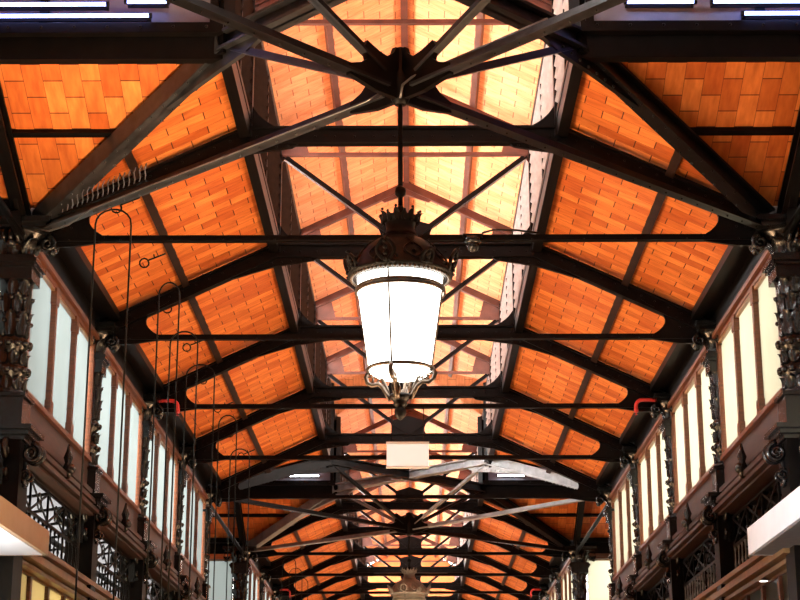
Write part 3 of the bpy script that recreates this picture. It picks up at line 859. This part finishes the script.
# curled hooks on the left mid purlin, two per bay
hooks = []
hook_group = 'curled wire hooks on the left purlin'
def build_hook():
    m = MB()
    pts = [V((0,0,-.02)), V((-.12,0,-.07)), V((-.22,0,-.11))]
    for k in range(11):
        q = k*.62 + .9; pts.append(V((-.27 + .058*math.cos(q), .004*k, -.14 + .058*math.sin(q))))
    m.tube(pts, .011, 6); m.tube([V((-.14,0,-.075)), V((-.15,0,-.03))], .01, 5)
    return m.build('wire_hook', M['wire'])
hk = build_hook()
for i in range(8):
    o = hk if i == 0 else hk.copy()
    if i: COL.objects.link(o)
    o.location = (-3.04, Y0+.5+i*2.1, zt(3.04)-.1)
    tag(o, '%s small curled black wire hook on the left purlin counting from the near column' % ORD[i], 'hook', hook_group)

# tall thin wire hoops on the left
def hoop(x0, x1, y, top, zb, r=.011):
    m = MB(); w = x1-x0
    pts = [V((x0, y, zb)), V((x0, y, top-.08))]
    for k in range(1, 9):
        q = PI - k*PI/9; pts.append(V(((x0+x1)/2 + w/2*math.cos(q), y, top - .08 + .17*math.sin(q))))
    pts += [V((x1, y, top-.1)), V((x1+.0, y, zb))]
    m.tube(pts, r, 6); return m.build('wire_hoop', M['wire'])
hl = [(-3.35, -2.96, 17.5, 7.70), (-3.08, -2.82, 20.4, 7.75), (-3.15, -2.78, 22.0, 7.55), (-3.25, -2.83, 24.4, 7.70), (-3.1, -2.8, 27.4, 7.6), (-3.2, -2.85, 30.2, 7.6)]
for i, (x0, x1, y, top) in enumerate(hl):
    tag(hoop(x0, x1, y, top, 0), '%s tall thin black wire hoop before the left windows, counting from the near column' % ORD[i], 'wire hoop', 'tall wire hoops on the left')
for i in range(3):
    tag(hoop(-3.3+.03*i, -2.95+.03*i, Y2+1+i*2.1, 7.55, 0), '%s wire hoop against the orange tiles on the left beyond the far crossing' % ORD[i], 'wire hoop', 'wire hoops beyond the far crossing')

# red sprinkler pipes
def red_pipe(sx, y, label):
    m = MB(); pts = [V((sx*4.12, y-.1, 7.67)), V((sx*3.72, y-.1, 7.67))]
    for k in range(1, 6): q = k*PI/10; pts.append(V((sx*(3.72-.1*math.sin(q)), y-.1, 7.67-.1*(1-math.cos(q)))))
    pts.append(V((sx*3.62, y-.1, 7.5)))
    r = empty('sprinkler_pipe', (0,0,0), 0, label, 'pipe', 'red sprinkler pipes')
    m.tube(pts, .03, 10); m.build('pipe', M['red'], r)
    e = MB(); e.lathe([(.034,7.47),(.036,7.52),(.028,7.54)], 10, (sx*3.62, y-.1, 0)); e.lathe([(.03,7.43),(.012,7.44),(.012,7.47)], 8, (sx*3.62, y-.1, 0)); e.build('sprinkler_head', M['red'], r)
for sx, sn in ((-1, 'left'), (1, 'right')):
    red_pipe(sx, Y0+2*L, 'bent red sprinkler pipe beside the eave on the %s, level with the second truss' % sn)
    red_pipe(sx, Y2+2*L, 'small distant red sprinkler pipe on the %s beyond the far crossing' % sn)

# stall canopies
r = empty('stall_canopy', (-3.71, 17.66, 4.04), 0, 'beige edged stall canopy with white underside at the lower left edge', 'canopy')
b = MB(); b.box(-.02, .02, -7, 0, 0, .25); b.box(-2.2, 0, -.02, .02, 0, .25); b.build('fascia', M['beige'], r)
b = MB(); b.box(-2.2, -.03, -7, -.03, .0, .04); b.build('soffit', M['white'], r)
b = MB(); b.box(-2.2, -.03, -7, -.03, .19, .24); b.build('top_board', M['beige'], r)
r = empty('stall_canopy', (3.76, 18.5, 4.15), 0, 'bright white stall canopy with grey underside at the lower right edge', 'canopy')
b = MB(); b.box(-.02, .02, -7, 0, 0, .29); b.box(0, 2.2, -.02, .02, 0, .29); b.build('fascia', M['white'], r)
b = MB(); b.box(.03, 2.2, -7, -.03, 0, .04); b.build('soffit', M['greyiron'], r)
b = MB(); b.box(.03, 2.2, -7, -.03, .22, .27); b.build('top_board', M['white'], r)

r = empty('recessed_light', (4.12, 19.65, 4.015), 0, 'small round white downlight under the wooden transom below the right canopy', 'light')
b = MB(); b.lathe([(.045,-.004),(.05,-.004),(.065,-.004),(.068,.004),(.045,.01)], 20); b.build('trim_ring', M['white'], r)
b = MB(); b.lathe([(.001,-.006),(.046,-.006),(.046,.004)], 20); b.build('lens', M['spot'], r)

# ------------------------------------------------------------------ light
wd = bpy.data.worlds.new('sky'); sc.world = wd; wd.use_nodes = True
nt = wd.node_tree; bg = nt.nodes['Background']
tc = nt.nodes.new('ShaderNodeTexCoord'); sx_ = nt.nodes.new('ShaderNodeSeparateXYZ'); nt.links.new(tc.outputs['Generated'], sx_.inputs[0])
mr = nt.nodes.new('ShaderNodeMapRange'); mr.inputs[1].default_value = -1; mr.inputs[2].default_value = 1
nt.links.new(sx_.outputs['X'], mr.inputs[0])
rp = nt.nodes.new('ShaderNodeValToRGB'); e = rp.color_ramp.elements
e[0].position = 0; e[0].color = (1, .97, .93, 1); e[1].position = 1; e[1].color = (.17, .16, .145, 1)
nt.links.new(mr.outputs[0], rp.inputs['Fac']); nt.links.new(rp.outputs['Color'], bg.inputs['Color'])
bg.inputs['Strength'].default_value = 60.0

def area(name, loc, sx, sy, power, col, rot=(PI, 0, 0)):
    l = bpy.data.lights.new(name, 'AREA'); l.shape = 'RECTANGLE'; l.size = sx; l.size_y = sy; l.energy = power; l.color = col
    o = bpy.data.objects.new(name, l); COL.objects.link(o); o.location = loc; o.rotation_euler = rot; return o
# added warm fill lights, unseen below the view, aimed at the opposite roof slope
for i, y in enumerate((10, 14.5, 19, 23.5, 28, 32.5, 37, 41.5, 46, 51, 56, 61)):
    for sx in (-1, 1):
        o = area('stall_uplight', (sx*2.2, y, 2.7), .8, 2.5, 104, (1, .60, .32))
        o.data.spread = math.radians(85)
        o.rotation_euler = V((-sx*4.9, 0, 5.6)).to_track_quat('-Z', 'Y').to_euler()
# stall lamp below the left canopy, added fill for the left transept tiles, added spot in place of daylight on the right canopy
o = area('canopy_lamp', (-4.8, 15.0, 2.3), 1.8, 4.0, 90, (.92, .96, 1)); o.data.spread = math.radians(110)
o = area('transept_uplight', (-3.5, 12.4, 2.7), 2.5, 2.0, 330, (1, .70, .40)); o.data.spread = math.radians(90); o.rotation_euler = V((.0, .55, 1)).to_track_quat('-Z', 'Y').to_euler()
sp = bpy.data.lights.new('canopy_spot', 'SPOT'); sp.energy = 3200; sp.color = (.86, .93, 1); sp.spot_size = math.radians(24); sp.spot_blend = .6; sp.shadow_soft_size = .1
so = bpy.data.objects.new('canopy_spot', sp); COL.objects.link(so); so.location = (-2.5, 12.0, 2.9)
so.rotation_euler = (V((3.76, 16.6, 4.2)) - V(so.location)).to_track_quat('-Z', 'Y').to_euler()

o = area('aisle_shop_light', (-6.6, 21.0, 2.2), 2.5, 5.0, 420, (1, .86, .58)); o.rotation_euler = V((1, 0, .25)).to_track_quat('-Z', 'Y').to_euler()  # added warm light behind the panes, makes the shop glass glow

# ------------------------------------------------------------------ camera
cam = bpy.data.cameras.new('camera'); co = bpy.data.objects.new('camera', cam); COL.objects.link(co)
cam.sensor_width = 36; cam.lens = 1700/800*36; cam.clip_start = .05; cam.clip_end = 300
co.location = (.11, 0, 1.6)
co.rotation_euler = (PI/2 + math.radians(16.4), 0, math.radians(.47))
sc.camera = co
sc.view_settings.view_transform = 'Standard'; sc.view_settings.look = 'None'
sc.view_settings.gamma = 1; sc.view_settings.use_curve_mapping = False; sc.view_settings.exposure = 0
sc.cycles.use_denoising = True
sc.cycles.max_bounces = 8; sc.cycles.sample_clamp_indirect = 6
